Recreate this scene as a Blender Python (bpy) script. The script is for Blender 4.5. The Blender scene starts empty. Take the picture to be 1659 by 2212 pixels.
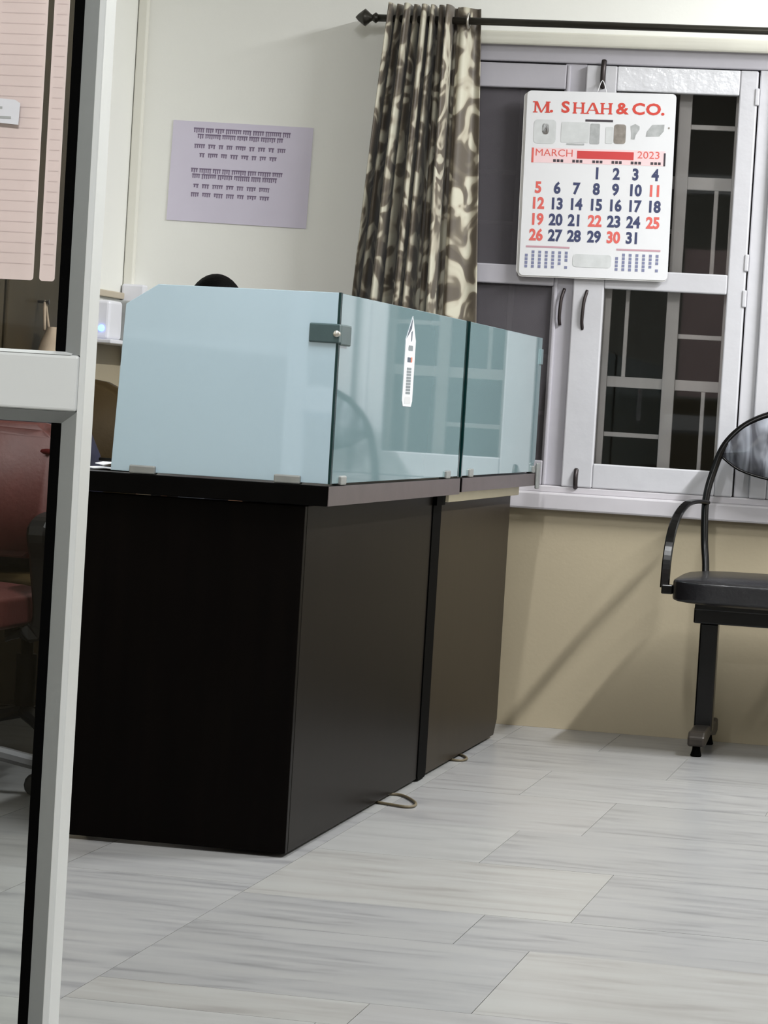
import bpy, bmesh, math, random
from mathutils import Vector, Matrix
random.seed(7)
SC = bpy.context.scene
COL = SC.collection

# ------------------------------------------------------------------ camera
F_PX, IMG_H = 6500.0, 2212.0
ROLL, PITCH, YAW, CAM_H = math.radians(3.447), math.radians(2.013), math.radians(11.524), 0.928
fw = Vector((-math.sin(YAW)*math.cos(PITCH), math.cos(YAW)*math.cos(PITCH), -math.sin(PITCH)))
rt = Vector((math.cos(YAW), math.sin(YAW), 0)); up = rt.cross(fw)
R_ = rt*math.cos(ROLL) + up*math.sin(ROLL); U_ = up*math.cos(ROLL) - rt*math.sin(ROLL)
cd = bpy.data.cameras.new('camera'); cam = bpy.data.objects.new('camera', cd); COL.objects.link(cam)
m = Matrix.Identity(4)
for i in range(3):
    m[i][0] = R_[i]; m[i][1] = U_[i]; m[i][2] = -fw[i]
m[2][3] = CAM_H
cam.matrix_world = m
cd.sensor_fit = 'VERTICAL'; cd.sensor_height = 36.0; cd.sensor_width = 27.0
cd.lens = F_PX*36.0/IMG_H; cd.clip_start = 0.05
SC.camera = cam

# ------------------------------------------------------------------ world, exposure
wd = bpy.data.worlds.new('world'); SC.world = wd; wd.use_nodes = True
wd.node_tree.nodes['Background'].inputs[0].default_value = (0.035, 0.033, 0.030, 1)
wd.node_tree.nodes['Background'].inputs[1].default_value = 1.0
SC.view_settings.view_transform = 'Standard'; SC.view_settings.look = 'None'
SC.view_settings.gamma = 1.0; SC.view_settings.use_curve_mapping = False
SC.view_settings.exposure = -0.08

# tube lights on the ceiling: (x, y, rotation about z, watts)
LAMPS = [(0.80, 7.50, 90.0, 212), (-1.15, 5.20, 90.0, 72), (1.4, 5.4, 90.0, 26), (-0.6, 1.4, 0.0, 90)]
LAMP_Z = 2.93

# ------------------------------------------------------------------ materials
def srgb(r, g, b):
    f = lambda c: (c/255/12.92) if c <= 10 else ((c/255+0.055)/1.055)**2.4
    return (f(r), f(g), f(b), 1)

def mat(name, col, rough=0.5, metal=0.0, ior=1.45, noise=0.0, nscale=8.0, bump=0.0, bscale=60.0, coat=0.0, col2=None, trans=0.0, alpha=1.0):
    M = bpy.data.materials.new(name); M.use_nodes = True
    nt = M.node_tree; b = nt.nodes['Principled BSDF']
    c = col if len(col) == 4 else (*col, 1)
    b.inputs['Base Color'].default_value = c
    b.inputs['Roughness'].default_value = rough
    b.inputs['Metallic'].default_value = metal
    b.inputs['IOR'].default_value = ior
    b.inputs['Coat Weight'].default_value = coat
    b.inputs['Coat Roughness'].default_value = 0.06
    b.inputs['Transmission Weight'].default_value = trans
    b.inputs['Alpha'].default_value = alpha
    tc = nt.nodes.new('ShaderNodeTexCoord')
    if noise > 0 or col2 is not None:
        n = nt.nodes.new('ShaderNodeTexNoise'); n.inputs['Scale'].default_value = nscale
        n.inputs['Detail'].default_value = 5
        nt.links.new(tc.outputs['Object'], n.inputs['Vector'])
        mx = nt.nodes.new('ShaderNodeMix'); mx.data_type = 'RGBA'
        mx.inputs['A'].default_value = c
        c2 = col2 if col2 is not None else tuple(max(0, v*(1-noise)) for v in c[:3])+(1,)
        mx.inputs['B'].default_value = c2 if len(c2) == 4 else (*c2, 1)
        r = nt.nodes.new('ShaderNodeValToRGB'); r.color_ramp.elements[0].position = 0.35; r.color_ramp.elements[1].position = 0.65
        nt.links.new(n.outputs['Fac'], r.inputs['Fac']); nt.links.new(r.outputs['Color'], mx.inputs['Factor'])
        nt.links.new(mx.outputs['Result'], b.inputs['Base Color'])
    if bump > 0:
        n2 = nt.nodes.new('ShaderNodeTexNoise'); n2.inputs['Scale'].default_value = bscale; n2.inputs['Detail'].default_value = 4
        nt.links.new(tc.outputs['Object'], n2.inputs['Vector'])
        bp = nt.nodes.new('ShaderNodeBump'); bp.inputs['Strength'].default_value = bump; bp.inputs['Distance'].default_value = 0.004
        nt.links.new(n2.outputs['Fac'], bp.inputs['Height']); nt.links.new(bp.outputs['Normal'], b.inputs['Normal'])
    return M

def marble(name, c1, c2, c3, ang, seed):
    """white marble with faint grey streaks running at an angle"""
    M = bpy.data.materials.new(name); M.use_nodes = True
    nt = M.node_tree; b = nt.nodes['Principled BSDF']
    b.inputs['Roughness'].default_value = 0.28; b.inputs['IOR'].default_value = 1.45
    tc = nt.nodes.new('ShaderNodeTexCoord'); mp = nt.nodes.new('ShaderNodeMapping')
    mp.inputs['Location'].default_value = (seed*1.7, seed*0.9, 0); mp.inputs['Rotation'].default_value = (0, 0, ang)
    mp.inputs['Scale'].default_value = (1.6, 9.0, 1.0)
    nt.links.new(tc.outputs['Object'], mp.inputs['Vector'])
    n = nt.nodes.new('ShaderNodeTexNoise'); n.inputs['Scale'].default_value = 2.2; n.inputs['Detail'].default_value = 7; n.inputs['Distortion'].default_value = 0.6
    nt.links.new(mp.outputs['Vector'], n.inputs['Vector'])
    r = nt.nodes.new('ShaderNodeValToRGB'); e = r.color_ramp.elements
    e[0].position = 0.30; e[0].color = c3; e[1].position = 0.62; e[1].color = c1
    k = r.color_ramp.elements.new(0.45); k.color = c2
    nt.links.new(n.outputs['Fac'], r.inputs['Fac'])
    n2 = nt.nodes.new('ShaderNodeTexNoise'); n2.inputs['Scale'].default_value = 3.0; n2.inputs['Detail'].default_value = 2
    nt.links.new(tc.outputs['Object'], n2.inputs['Vector'])
    mx = nt.nodes.new('ShaderNodeMix'); mx.data_type = 'RGBA'; mx.blend_type = 'MULTIPLY'
    mx.inputs['B'].default_value = (0.93, 0.92, 0.90, 1)
    nt.links.new(n2.outputs['Fac'], mx.inputs['Factor']); nt.links.new(r.outputs['Color'], mx.inputs['A'])
    nt.links.new(mx.outputs['Result'], b.inputs['Base Color'])
    return M

def damask(name):
    M = bpy.data.materials.new(name); M.use_nodes = True
    nt = M.node_tree; b = nt.nodes['Principled BSDF']
    b.inputs['Roughness'].default_value = 0.5; b.inputs['Sheen Weight'].default_value = 0.2
    uv = nt.nodes.new('ShaderNodeUVMap'); uv.uv_map = 'UVMap'
    mp = nt.nodes.new('ShaderNodeMapping'); mp.inputs['Scale'].default_value = (1.0, 0.70, 1.0)
    nt.links.new(uv.outputs['UV'], mp.inputs['Vector'])
    n = nt.nodes.new('ShaderNodeTexNoise'); n.inputs['Scale'].default_value = 12.0; n.inputs['Detail'].default_value = 1.0; n.inputs['Distortion'].default_value = 2.0
    nt.links.new(mp.outputs['Vector'], n.inputs['Vector'])
    r = nt.nodes.new('ShaderNodeValToRGB'); e = r.color_ramp.elements
    e[0].position = 0.40; e[0].color = srgb(84, 75, 64); e[1].position = 0.62; e[1].color = srgb(188, 184, 166)
    k = e.new(0.49); k.color = srgb(108, 99, 84); k2 = e.new(0.54); k2.color = srgb(172, 164, 146)
    nt.links.new(n.outputs['Fac'], r.inputs['Fac']); nt.links.new(r.outputs['Color'], b.inputs['Base Color'])
    bp = nt.nodes.new('ShaderNodeBump'); bp.inputs['Strength'].default_value = 0.25; bp.inputs['Distance'].default_value = 0.002
    nt.links.new(n.outputs['Fac'], bp.inputs['Height']); nt.links.new(bp.outputs['Normal'], b.inputs['Normal'])
    return M

def pane_glass(name, tint=(0.9, 0.95, 0.93, 1)):
    """thin clear glass: transparent with a Fresnel reflection"""
    M = bpy.data.materials.new(name); M.use_nodes = True
    nt = M.node_tree; nt.nodes.remove(nt.nodes['Principled BSDF']); out = nt.nodes['Material Output']
    t = nt.nodes.new('ShaderNodeBsdfTransparent'); t.inputs[0].default_value = tint
    g = nt.nodes.new('ShaderNodeBsdfGlossy'); g.inputs['Roughness'].default_value = 0.02; g.inputs[0].default_value = (1, 1, 1, 1)
    f = nt.nodes.new('ShaderNodeFresnel'); f.inputs[0].default_value = 1.28
    x = nt.nodes.new('ShaderNodeMixShader')
    nt.links.new(f.outputs[0], x.inputs[0]); nt.links.new(t.outputs[0], x.inputs[1]); nt.links.new(g.outputs[0], x.inputs[2])
    nt.links.new(x.outputs[0], out.inputs[0])
    return M

def mesh_screen(name):
    """fly mesh: part grey wire, part see-through"""
    M = bpy.data.materials.new(name); M.use_nodes = True
    nt = M.node_tree; b = nt.nodes['Principled BSDF']; out = nt.nodes['Material Output']
    b.inputs['Base Color'].default_value = srgb(94, 90, 95); b.inputs['Roughness'].default_value = 0.7
    t = nt.nodes.new('ShaderNodeBsdfTransparent'); x = nt.nodes.new('ShaderNodeMixShader'); x.inputs[0].default_value = 0.62
    nt.links.new(t.outputs[0], x.inputs[1]); nt.links.new(b.outputs[0], x.inputs[2]); nt.links.new(x.outputs[0], out.inputs[0])
    return M

def emit(name, col, s):
    M = bpy.data.materials.new(name); M.use_nodes = True
    b = M.node_tree.nodes['Principled BSDF']; b.inputs['Emission Color'].default_value = col; b.inputs['Emission Strength'].default_value = s
    b.inputs['Base Color'].default_value = col
    return M

def wall_paint(name, zc, low, high):
    """cream wall with a tan painted dado up to height zc (object space = world)"""
    M = bpy.data.materials.new(name); M.use_nodes = True
    nt = M.node_tree; b = nt.nodes['Principled BSDF']; b.inputs['Roughness'].default_value = 0.55
    tc = nt.nodes.new('ShaderNodeTexCoord'); sp = nt.nodes.new('ShaderNodeSeparateXYZ')
    nt.links.new(tc.outputs['Object'], sp.inputs[0])
    gt = nt.nodes.new('ShaderNodeMath'); gt.operation = 'GREATER_THAN'; gt.inputs[1].default_value = zc
    nt.links.new(sp.outputs['Z'], gt.inputs[0])
    mx = nt.nodes.new('ShaderNodeMix'); mx.data_type = 'RGBA'; mx.inputs['A'].default_value = low; mx.inputs['B'].default_value = high
    nt.links.new(gt.outputs[0], mx.inputs['Factor'])
    n = nt.nodes.new('ShaderNodeTexNoise'); n.inputs['Scale'].default_value = 2.5; n.inputs['Detail'].default_value = 4
    nt.links.new(tc.outputs['Object'], n.inputs['Vector'])
    m2 = nt.nodes.new('ShaderNodeMix'); m2.data_type = 'RGBA'; m2.blend_type = 'MULTIPLY'; m2.inputs['B'].default_value = (0.94, 0.935, 0.92, 1)
    nt.links.new(n.outputs['Fac'], m2.inputs['Factor']); nt.links.new(mx.outputs['Result'], m2.inputs['A'])
    nt.links.new(m2.outputs['Result'], b.inputs['Base Color'])
    n2 = nt.nodes.new('ShaderNodeTexNoise'); n2.inputs['Scale'].default_value = 90
    nt.links.new(tc.outputs['Object'], n2.inputs['Vector'])
    bp = nt.nodes.new('ShaderNodeBump'); bp.inputs['Strength'].default_value = 0.08; bp.inputs['Distance'].default_value = 0.003
    nt.links.new(n2.outputs['Fac'], bp.inputs['Height']); nt.links.new(bp.outputs['Normal'], b.inputs['Normal'])
    return M

def laminate(name, c1=(0.0012, 0.001, 0.001, 1), c2=(0.004, 0.003, 0.0026, 1)):
    """very dark brown-black laminate with a satin sheen and a few pale scuffs"""
    M = bpy.data.materials.new(name); M.use_nodes = True
    nt = M.node_tree; b = nt.nodes['Principled BSDF']
    b.inputs['Roughness'].default_value = 0.34; b.inputs['IOR'].default_value = 1.10
    tc = nt.nodes.new('ShaderNodeTexCoord'); mp = nt.nodes.new('ShaderNodeMapping'); mp.inputs['Scale'].default_value = (18, 18, 1.2)
    nt.links.new(tc.outputs['Object'], mp.inputs[0])
    n = nt.nodes.new('ShaderNodeTexNoise'); n.inputs['Scale'].default_value = 2; n.inputs['Detail'].default_value = 6
    nt.links.new(mp.outputs[0], n.inputs['Vector'])
    mx = nt.nodes.new('ShaderNodeMix'); mx.data_type = 'RGBA'; mx.inputs['A'].default_value = c1; mx.inputs['B'].default_value = c2
    nt.links.new(n.outputs['Fac'], mx.inputs['Factor'])
    v = nt.nodes.new('ShaderNodeTexVoronoi'); v.inputs['Scale'].default_value = 3.2; v.inputs['Randomness'].default_value = 1
    nt.links.new(tc.outputs['Object'], v.inputs['Vector'])
    lt = nt.nodes.new('ShaderNodeMath'); lt.operation = 'LESS_THAN'; lt.inputs[1].default_value = 0.018
    nt.links.new(v.outputs['Distance'], lt.inputs[0])
    m2 = nt.nodes.new('ShaderNodeMix'); m2.data_type = 'RGBA'; m2.inputs['B'].default_value = (0.10, 0.09, 0.08, 1)
    nt.links.new(lt.outputs[0], m2.inputs['Factor']); nt.links.new(mx.outputs['Result'], m2.inputs['A'])
    nt.links.new(m2.outputs['Result'], b.inputs['Base Color'])
    return M

CREAM = srgb(240, 240, 235)
TAN = srgb(166, 154, 130)
M = dict(
    wall=wall_paint('cream_wall_paint', 1.09, TAN, CREAM),
    wall_win=wall_paint('window_wall_paint', 0.70, TAN, CREAM),
    ceiling=mat('ceiling_paint', srgb(235, 234, 228), 0.7, noise=0.03),
    white_trim=mat('cream_gloss_trim', srgb(226, 224, 212), 0.4, noise=0.04),
    frame=mat('white_enamel_paint', srgb(191, 190, 194), 0.22, noise=0.06, nscale=5, bump=0.25, bscale=22),
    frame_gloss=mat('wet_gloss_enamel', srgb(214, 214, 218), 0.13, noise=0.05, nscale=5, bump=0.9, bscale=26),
    frame_shaded=mat('shaded_white_enamel', srgb(176, 173, 180), 0.35, noise=0.08, nscale=5, bump=0.15, bscale=25),  # white frame enamel greyed for the shade in the window recess
    sill=mat('grey_sill_paint', srgb(190, 186, 190), 0.4, noise=0.1, nscale=6),
    grille=mat('grey_painted_steel', srgb(178, 173, 170), 0.45, noise=0.1),
    glass=pane_glass('window_glass', (0.97, 0.97, 0.97, 1)),
    doorglass=pane_glass('door_glass', (0.965, 0.98, 0.97, 1)),
    screen=mesh_screen('fly_mesh'),
    black=mat('black_rubber', (0.0015, 0.0015, 0.0015), 0.6, ior=1.08),
    dark_gap_fitting=mat('dark_gap_fitting_metal', srgb(60, 54, 54), 0.4, 0.6),  # for the shadow gaps on the window, also the door pivots and bag hook
    alu=mat('powder_coated_aluminium', srgb(214, 216, 216), 0.35, 0.0, noise=0.02),
    alu_bead_shaded=mat('shaded_aluminium_bead', srgb(134, 137, 137), 0.4, 0.0, noise=0.04),  # door aluminium darkened for the shade on the sloping beads
    laminate=laminate('black_brown_laminate'),
    laminate2=laminate('dark_brown_laminate', (0.017, 0.013, 0.009, 1), (0.027, 0.021, 0.014, 1)),
    laminate_glare=laminate('glare_lightened_side_laminate', (0.004, 0.0035, 0.003, 1), (0.009, 0.007, 0.006, 1)),  # counter laminate lightened on its side for the grazing glare
    top=mat('dark_worktop_laminate', (0.002, 0.0018, 0.0018), 0.3, ior=1.12, noise=0.3, nscale=20),
    edge=mat('glare_tinted_edge_band', srgb(74, 65, 65), 0.4, noise=0.15, nscale=14),  # worktop side edge coloured for its glossy reflection
    cream_board=mat('cream_board', srgb(206, 196, 170), 0.5, noise=0.05),
    frost=mat('frosted_blue_glass', srgb(164, 185, 197), 0.03, ior=1.85, noise=0.03, nscale=3),
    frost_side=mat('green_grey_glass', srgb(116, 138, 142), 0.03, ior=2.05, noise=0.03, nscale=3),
    gedge=mat('dark_green_glass_edge', srgb(6, 40, 40), 0.15),
    clamp=mat('grey_steel_clamp', srgb(70, 88, 90), 0.35, 0.3, noise=0.15, nscale=30),
    clip=mat('brushed_steel_clip', srgb(140, 142, 140), 0.4, 0.4, noise=0.15, nscale=30),
    rod=mat('dark_bronze_rod', srgb(62, 60, 54), 0.35, 0.5, noise=0.1),
    curtain=damask('brown_damask_fabric'),
    eyelet=mat('steel_eyelet', srgb(190, 186, 178), 0.3, 0.8),
    paper=mat('white_paper', srgb(222, 222, 224), 0.35, noise=0.02),
    page=mat('page_edge_paper', srgb(208, 206, 204), 0.5),
    lavender=mat('lavender_paper', srgb(212, 206, 222), 0.5, noise=0.03),
    ink_purple=mat('purple_ink', srgb(132, 118, 142), 0.6),
    ink_red=mat('red_ink', srgb(206, 70, 58), 0.5),
    ink_date_red=mat('date_red_ink', srgb(216, 100, 92), 0.5),
    ink_navy=mat('navy_ink', srgb(60, 66, 100), 0.5),
    ink_pink=mat('pink_ink', srgb(232, 168, 168), 0.5),
    ink_palepink=mat('pale_pink_ink', srgb(234, 204, 206), 0.5),
    ink_bar=mat('red_bar_ink', srgb(200, 66, 66), 0.5),
    ink_grey=mat('grey_print', srgb(178, 180, 180), 0.5, noise=0.25, nscale=40),
    ink_grey2=mat('pale_grey_print', srgb(206, 208, 208), 0.5, noise=0.1, nscale=30),
    ink_brown=mat('brown_grey_print', srgb(150, 142, 134), 0.5, noise=0.3, nscale=50),
    ink_dark=mat('dark_ink', srgb(66, 60, 66), 0.5),
    ink_blue=mat('blue_grey_ink', srgb(124, 128, 158), 0.5),
    ink_mauve=mat('mauve_ink', srgb(190, 150, 160), 0.5),
    pinkpaper=mat('pink_paper', srgb(240, 216, 214), 0.6, noise=0.05, nscale=10),
    ink_rule=mat('faint_mauve_ink', srgb(222, 198, 198), 0.6),
    sticker=mat('white_vinyl', srgb(208, 210, 213), 0.35),
    s_slate=mat('slate_ink', srgb(72, 80, 92), 0.4),
    s_grey=mat('grey_ink', srgb(118, 124, 127), 0.4),
    s_orange=mat('orange_red_ink', srgb(214, 120, 96), 0.4),
    s_pale=mat('pale_ink', srgb(192, 192, 193), 0.4),
    leather=mat('black_leatherette', srgb(22, 21, 24), 0.36, noise=0.2, nscale=12, bump=0.3, bscale=70, coat=0.15),
    steel_black=mat('black_gloss_steel', srgb(8, 7, 7), 0.2, ior=1.35, noise=0.2, nscale=10),
    bronze=mat('worn_dark_foot', srgb(58, 52, 46), 0.45, 0.3, noise=0.3, nscale=30),
    meshback=None,
    cable=mat('brown_cable', srgb(96, 86, 66), 0.5, noise=0.2, nscale=30),
    wood=mat('dark_brown_wood', srgb(60, 50, 35), 0.5, ior=1.2, noise=0.3, nscale=6),
    wood2=mat('brown_conduit', srgb(186, 174, 154), 0.5),
    red=mat('red_brown_upholstery', srgb(84, 42, 38), 0.55, noise=0.25, nscale=9, bump=0.2, bscale=90),
    red2=mat('dark_red_piping', srgb(70, 14, 16), 0.6, ior=1.2),
    brown=mat('brown_leatherette', srgb(58, 46, 26), 0.6, ior=1.2, noise=0.2, nscale=9, bump=0.2, bscale=90),
    greyplastic=mat('grey_plastic', srgb(104, 104, 106), 0.5, noise=0.15),
    darkplastic=mat('black_plastic', srgb(15, 14, 14), 0.45, ior=1.25, noise=0.2),
    navy=mat('navy_cloth', srgb(22, 22, 46), 0.8, noise=0.3, nscale=20, bump=0.3, bscale=60),
    bag=mat('beige_cloth', srgb(186, 164, 142), 0.8, noise=0.25, nscale=12, bump=0.4, bscale=40),
    whiteplastic=mat('white_plastic', srgb(224, 224, 230), 0.35, noise=0.02),
    greybox=mat('grey_box_paint', srgb(164, 166, 164), 0.45, noise=0.12, nscale=25),
    led=emit('blue_led', (0.12, 0.25, 1.0, 1), 5.0),
    olive=mat('olive_plastic', srgb(168, 166, 140), 0.5),
    skin=mat('skin', srgb(150, 104, 78), 0.5, noise=0.08),
    hair=mat('black_hair', (0.002, 0.0018, 0.0018), 0.6, ior=1.15, bump=0.4, bscale=120),
    shirt=mat('grey_shirt_cloth', srgb(120, 124, 132), 0.8, noise=0.1),
    trousers=mat('dark_trouser_cloth', srgb(44, 44, 52), 0.8, noise=0.1),
    eye=mat('dark_eye', srgb(24, 20, 18), 0.2),
    outside=mat('outside_dark_wall', srgb(56, 51, 42), 0.8, noise=0.25, nscale=1.5),
    tube=emit('tube_glow', (1.0, 0.97, 0.92, 1), 4.0),
    ground=mat('floor_bed', srgb(150, 146, 140), 0.6),
    trunking=mat('cream_trunking', srgb(224, 222, 212), 0.4),
    paperw=mat('loose_white_paper', srgb(226, 228, 232), 0.5),
)

# oval back: grey perforated glossy sheet, its reflections painted as pale streaks
def mesh_back():
    m_ = bpy.data.materials.new('perforated_sheet_painted_glare'); m_.use_nodes = True
    nt = m_.node_tree; b = nt.nodes['Principled BSDF']
    b.inputs['Roughness'].default_value = 0.25; b.inputs['Coat Weight'].default_value = 0.5
    tc = nt.nodes.new('ShaderNodeTexCoord'); mp = nt.nodes.new('ShaderNodeMapping'); mp.inputs['Scale'].default_value = (22, 1, 5)
    nt.links.new(tc.outputs['Object'], mp.inputs[0])
    n = nt.nodes.new('ShaderNodeTexNoise'); n.inputs['Scale'].default_value = 1.0; n.inputs['Detail'].default_value = 3; n.inputs['Distortion'].default_value = 0.6
    nt.links.new(mp.outputs[0], n.inputs['Vector'])
    r = nt.nodes.new('ShaderNodeValToRGB'); e = r.color_ramp.elements
    e[0].position = 0.42; e[0].color = srgb(78, 78, 84); e[1].position = 0.66; e[1].color = srgb(178, 182, 192)
    nt.links.new(n.outputs['Fac'], r.inputs['Fac']); nt.links.new(r.outputs['Color'], b.inputs['Base Color'])
    return m_
M['meshback'] = mesh_back()

# ------------------------------------------------------------------ helpers
def link(name, me, material, parent=None, loc=None):
    o = bpy.data.objects.new(name, me); COL.objects.link(o)
    if material is not None and len(me.materials) == 0: me.materials.append(material)
    if parent is not None: o.parent = parent
    if loc is not None: o.location = loc
    return o

def thing(name, label, cat, loc=(0, 0, 0), rotz=0.0, group=None):
    o = bpy.data.objects.new(name, None); COL.objects.link(o)
    o.empty_display_size = 0.1; o.location = loc; o.rotation_euler = (0, 0, rotz)
    o['label'] = label; o['category'] = cat
    if group: o['group'] = group
    return o

def tag(o, label, cat, group=None):
    o['label'] = label; o['category'] = cat
    if group: o['group'] = group
    return o

def struct(o, label=None):
    o['kind'] = 'structure'
    if label: o['label'] = label
    return o

def to_mesh(name, bm, smooth=False):
    me = bpy.data.meshes.new(name); bmesh.ops.recalc_face_normals(bm, faces=bm.faces[:]); bm.to_mesh(me); bm.free()
    if smooth:
        for p in me.polygons: p.use_smooth = True
    return me

def add_box(bm, x0, x1, y0, y1, z0, z1, bev=0.0, seg=2):
    t = bmesh.new()
    v = [t.verts.new(c) for c in ((x0, y0, z0), (x1, y0, z0), (x1, y1, z0), (x0, y1, z0), (x0, y0, z1), (x1, y0, z1), (x1, y1, z1), (x0, y1, z1))]
    for f in ((0, 3, 2, 1), (4, 5, 6, 7), (0, 1, 5, 4), (1, 2, 6, 5), (2, 3, 7, 6), (3, 0, 4, 7)): t.faces.new([v[i] for i in f])
    if bev > 0: bmesh.ops.bevel(t, geom=t.edges[:], offset=bev, segments=seg, affect='EDGES', profile=0.5)
    me = bpy.data.meshes.new('tmp'); t.to_mesh(me); t.free(); bm.from_mesh(me); bpy.data.meshes.remove(me)

def box(name, x0, x1, y0, y1, z0, z1, material, parent=None, bev=0.0, seg=2):
    bm = bmesh.new(); add_box(bm, x0, x1, y0, y1, z0, z1, bev, seg)
    return link(name, to_mesh(name, bm), material, parent)

def catmull(pts, n=8):
    P = [Vector(p) for p in pts]; P = [2*P[0]-P[1]] + P + [2*P[-1]-P[-2]]; out = []
    for i in range(1, len(P)-2):
        for k in range(n):
            t = k/n
            out.append(0.5*((2*P[i]) + (P[i+1]-P[i-1])*t + (2*P[i-1]-5*P[i]+4*P[i+1]-P[i+2])*t*t + (3*P[i]-P[i-1]-3*P[i+1]+P[i+2])*t**3))
    out.append(P[-2].copy()); return out

def add_sweep(bm, path, prof, ref=(0, 1, 0), closed=False, scale=None):
    """sweep a closed 2D profile [(a,b)] along path; a is along ref-ish axis, b across"""
    n = len(path); rings = []
    for i, p in enumerate(path):
        if closed: t = (path[(i+1) % n]-path[i-1])
        else: t = path[min(i+1, n-1)]-path[max(i-1, 0)]
        t.normalize(); a = Vector(ref); a = (a - t*a.dot(t))
        if a.length < 1e-4: a = Vector((1, 0, 0)) - t*t.x
        a.normalize(); b = t.cross(a)
        s = scale[i] if scale else 1.0
        rings.append([bm.verts.new(p + a*u*s + b*v*s) for u, v in prof])
    k = len(prof)
    for i in range(n if closed else n-1):
        A, B = rings[i], rings[(i+1) % n]
        for j in range(k): bm.faces.new((A[j], A[(j+1) % k], B[(j+1) % k], B[j]))
    if not closed: bm.faces.new(rings[0][::-1]); bm.faces.new(rings[-1])

def circ(r, n=10): return [(r*math.cos(2*math.pi*i/n), r*math.sin(2*math.pi*i/n)) for i in range(n)]
def rect(w, h, c=0.2):
    c = min(w, h)*c
    return [(-w/2+c, -h/2), (w/2-c, -h/2), (w/2, -h/2+c), (w/2, h/2-c), (w/2-c, h/2), (-w/2+c, h/2), (-w/2, h/2-c), (-w/2, -h/2+c)]

def tube(name, pts, r, material, parent=None, smooth_n=6, ref=(0, 1, 0), prof=None, closed=False, n=10):
    bm = bmesh.new(); path = catmull(pts, smooth_n) if smooth_n else [Vector(p) for p in pts]
    add_sweep(bm, path, prof or circ(r, n), ref, closed)
    return link(name, to_mesh(name, bm, True if prof is None else False), material, parent)

def add_lathe(bm, prof, n=16, origin=(0, 0, 0), axis='z'):
    rings = []
    for r, h in prof:
        ring = []
        for i in range(n):
            a = 2*math.pi*i/n; x, y = r*math.cos(a), r*math.sin(a)
            c = (x, y, h) if axis == 'z' else ((h, x, y) if axis == 'x' else (x, h, y))
            ring.append(bm.verts.new(Vector(c)+Vector(origin)))
        rings.append(ring)
    for A, B in zip(rings, rings[1:]):
        for i in range(n): bm.faces.new((A[i], A[(i+1) % n], B[(i+1) % n], B[i]))
    bm.faces.new(rings[0][::-1]); bm.faces.new(rings[-1])

def lathe(name, prof, material, parent=None, n=16, origin=(0, 0, 0), axis='z', smooth=True):
    bm = bmesh.new(); add_lathe(bm, prof, n, origin, axis); return link(name, to_mesh(name, bm, smooth), material, parent)

def prism(name, poly, d0, d1, material, parent=None, plane='xz', bev=0.0):
    """extrude a polygon: plane xz -> depth along y; yz -> along x; xy -> along z"""
    bm = bmesh.new()
    def P(a, b, d): return {'xz': (a, d, b), 'yz': (d, a, b), 'xy': (a, b, d)}[plane]
    A = [bm.verts.new(P(a, b, d0)) for a, b in poly]; B = [bm.verts.new(P(a, b, d1)) for a, b in poly]
    bm.faces.new(A); bm.faces.new(B[::-1])
    for i in range(len(poly)):
        j = (i+1) % len(poly); bm.faces.new((A[j], A[i], B[i], B[j]))
    bmesh.ops.recalc_face_normals(bm, faces=bm.faces[:])
    if bev > 0: bmesh.ops.bevel(bm, geom=bm.edges[:], offset=bev, segments=2, affect='EDGES', profile=0.5)
    return link(name, to_mesh(name, bm), material, parent)

def rrect(x0, x1, z0, z1, r, n=4):
    pts = []
    for cx, cz, a0 in ((x1-r, z0+r, -90), (x1-r, z1-r, 0), (x0+r, z1-r, 90), (x0+r, z0+r, 180)):
        for i in range(n+1):
            a = math.radians(a0+90*i/n); pts.append((cx+r*math.cos(a), cz+r*math.sin(a)))
    return pts

def cushion(name, w, d, h, r, material, parent, loc=(0, 0, 0), rot=(0, 0, 0), puff=0.012):
    """soft padded block: bevelled, subdivided, crowned"""
    bm = bmesh.new(); add_box(bm, -w/2, w/2, -d/2, d/2, -h/2, h/2)
    bmesh.ops.subdivide_edges(bm, edges=bm.edges[:], cuts=6, use_grid_fill=True)
    for v in bm.verts:
        fx, fy = 1-(2*v.co.x/w)**2, 1-(2*v.co.y/d)**2
        q = Vector((max(abs(v.co.x)-(w/2-r), 0)*math.copysign(1, v.co.x), max(abs(v.co.y)-(d/2-r), 0)*math.copysign(1, v.co.y), 0))
        if q.length > r: 
            k = q*(r/q.length); v.co.x += k.x-q.x; v.co.y += k.y-q.y
        e = max(abs(v.co.x)/(w/2), abs(v.co.y)/(d/2))
        v.co.z *= 1-0.22*max(0, e-0.72)/0.28
        v.co.z += math.copysign(puff, v.co.z)*max(fx, 0)*max(fy, 0) if abs(v.co.z) > h*0.2 else 0
    o = link(name, to_mesh(name, bm, True), material, parent, loc); o.rotation_euler = rot
    md = o.modifiers.new('s', 'SUBSURF'); md.levels = 1; md.render_levels = 1
    return o

def text_bm(bm, s, size, x, z, bold=0.0, align='CENTER', sx=1.0, y=0.0):
    """add flat lettering to bm in the xz plane, facing -y"""
    cu = bpy.data.curves.new('txt', 'FONT'); cu.body = s; cu.size = size; cu.offset = bold; cu.align_x = align; cu.align_y = 'CENTER'
    cu.resolution_u = 3
    o = bpy.data.objects.new('txt', cu); COL.objects.link(o)
    dg = bpy.context.evaluated_depsgraph_get(); me = bpy.data.meshes.new_from_object(o.evaluated_get(dg))
    for v in me.vertices: v.co = Vector((v.co.x*sx+x, y, v.co.y+z))
    bm.from_mesh(me); bpy.data.meshes.remove(me); bpy.data.objects.remove(o); bpy.data.curves.remove(cu)

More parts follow.
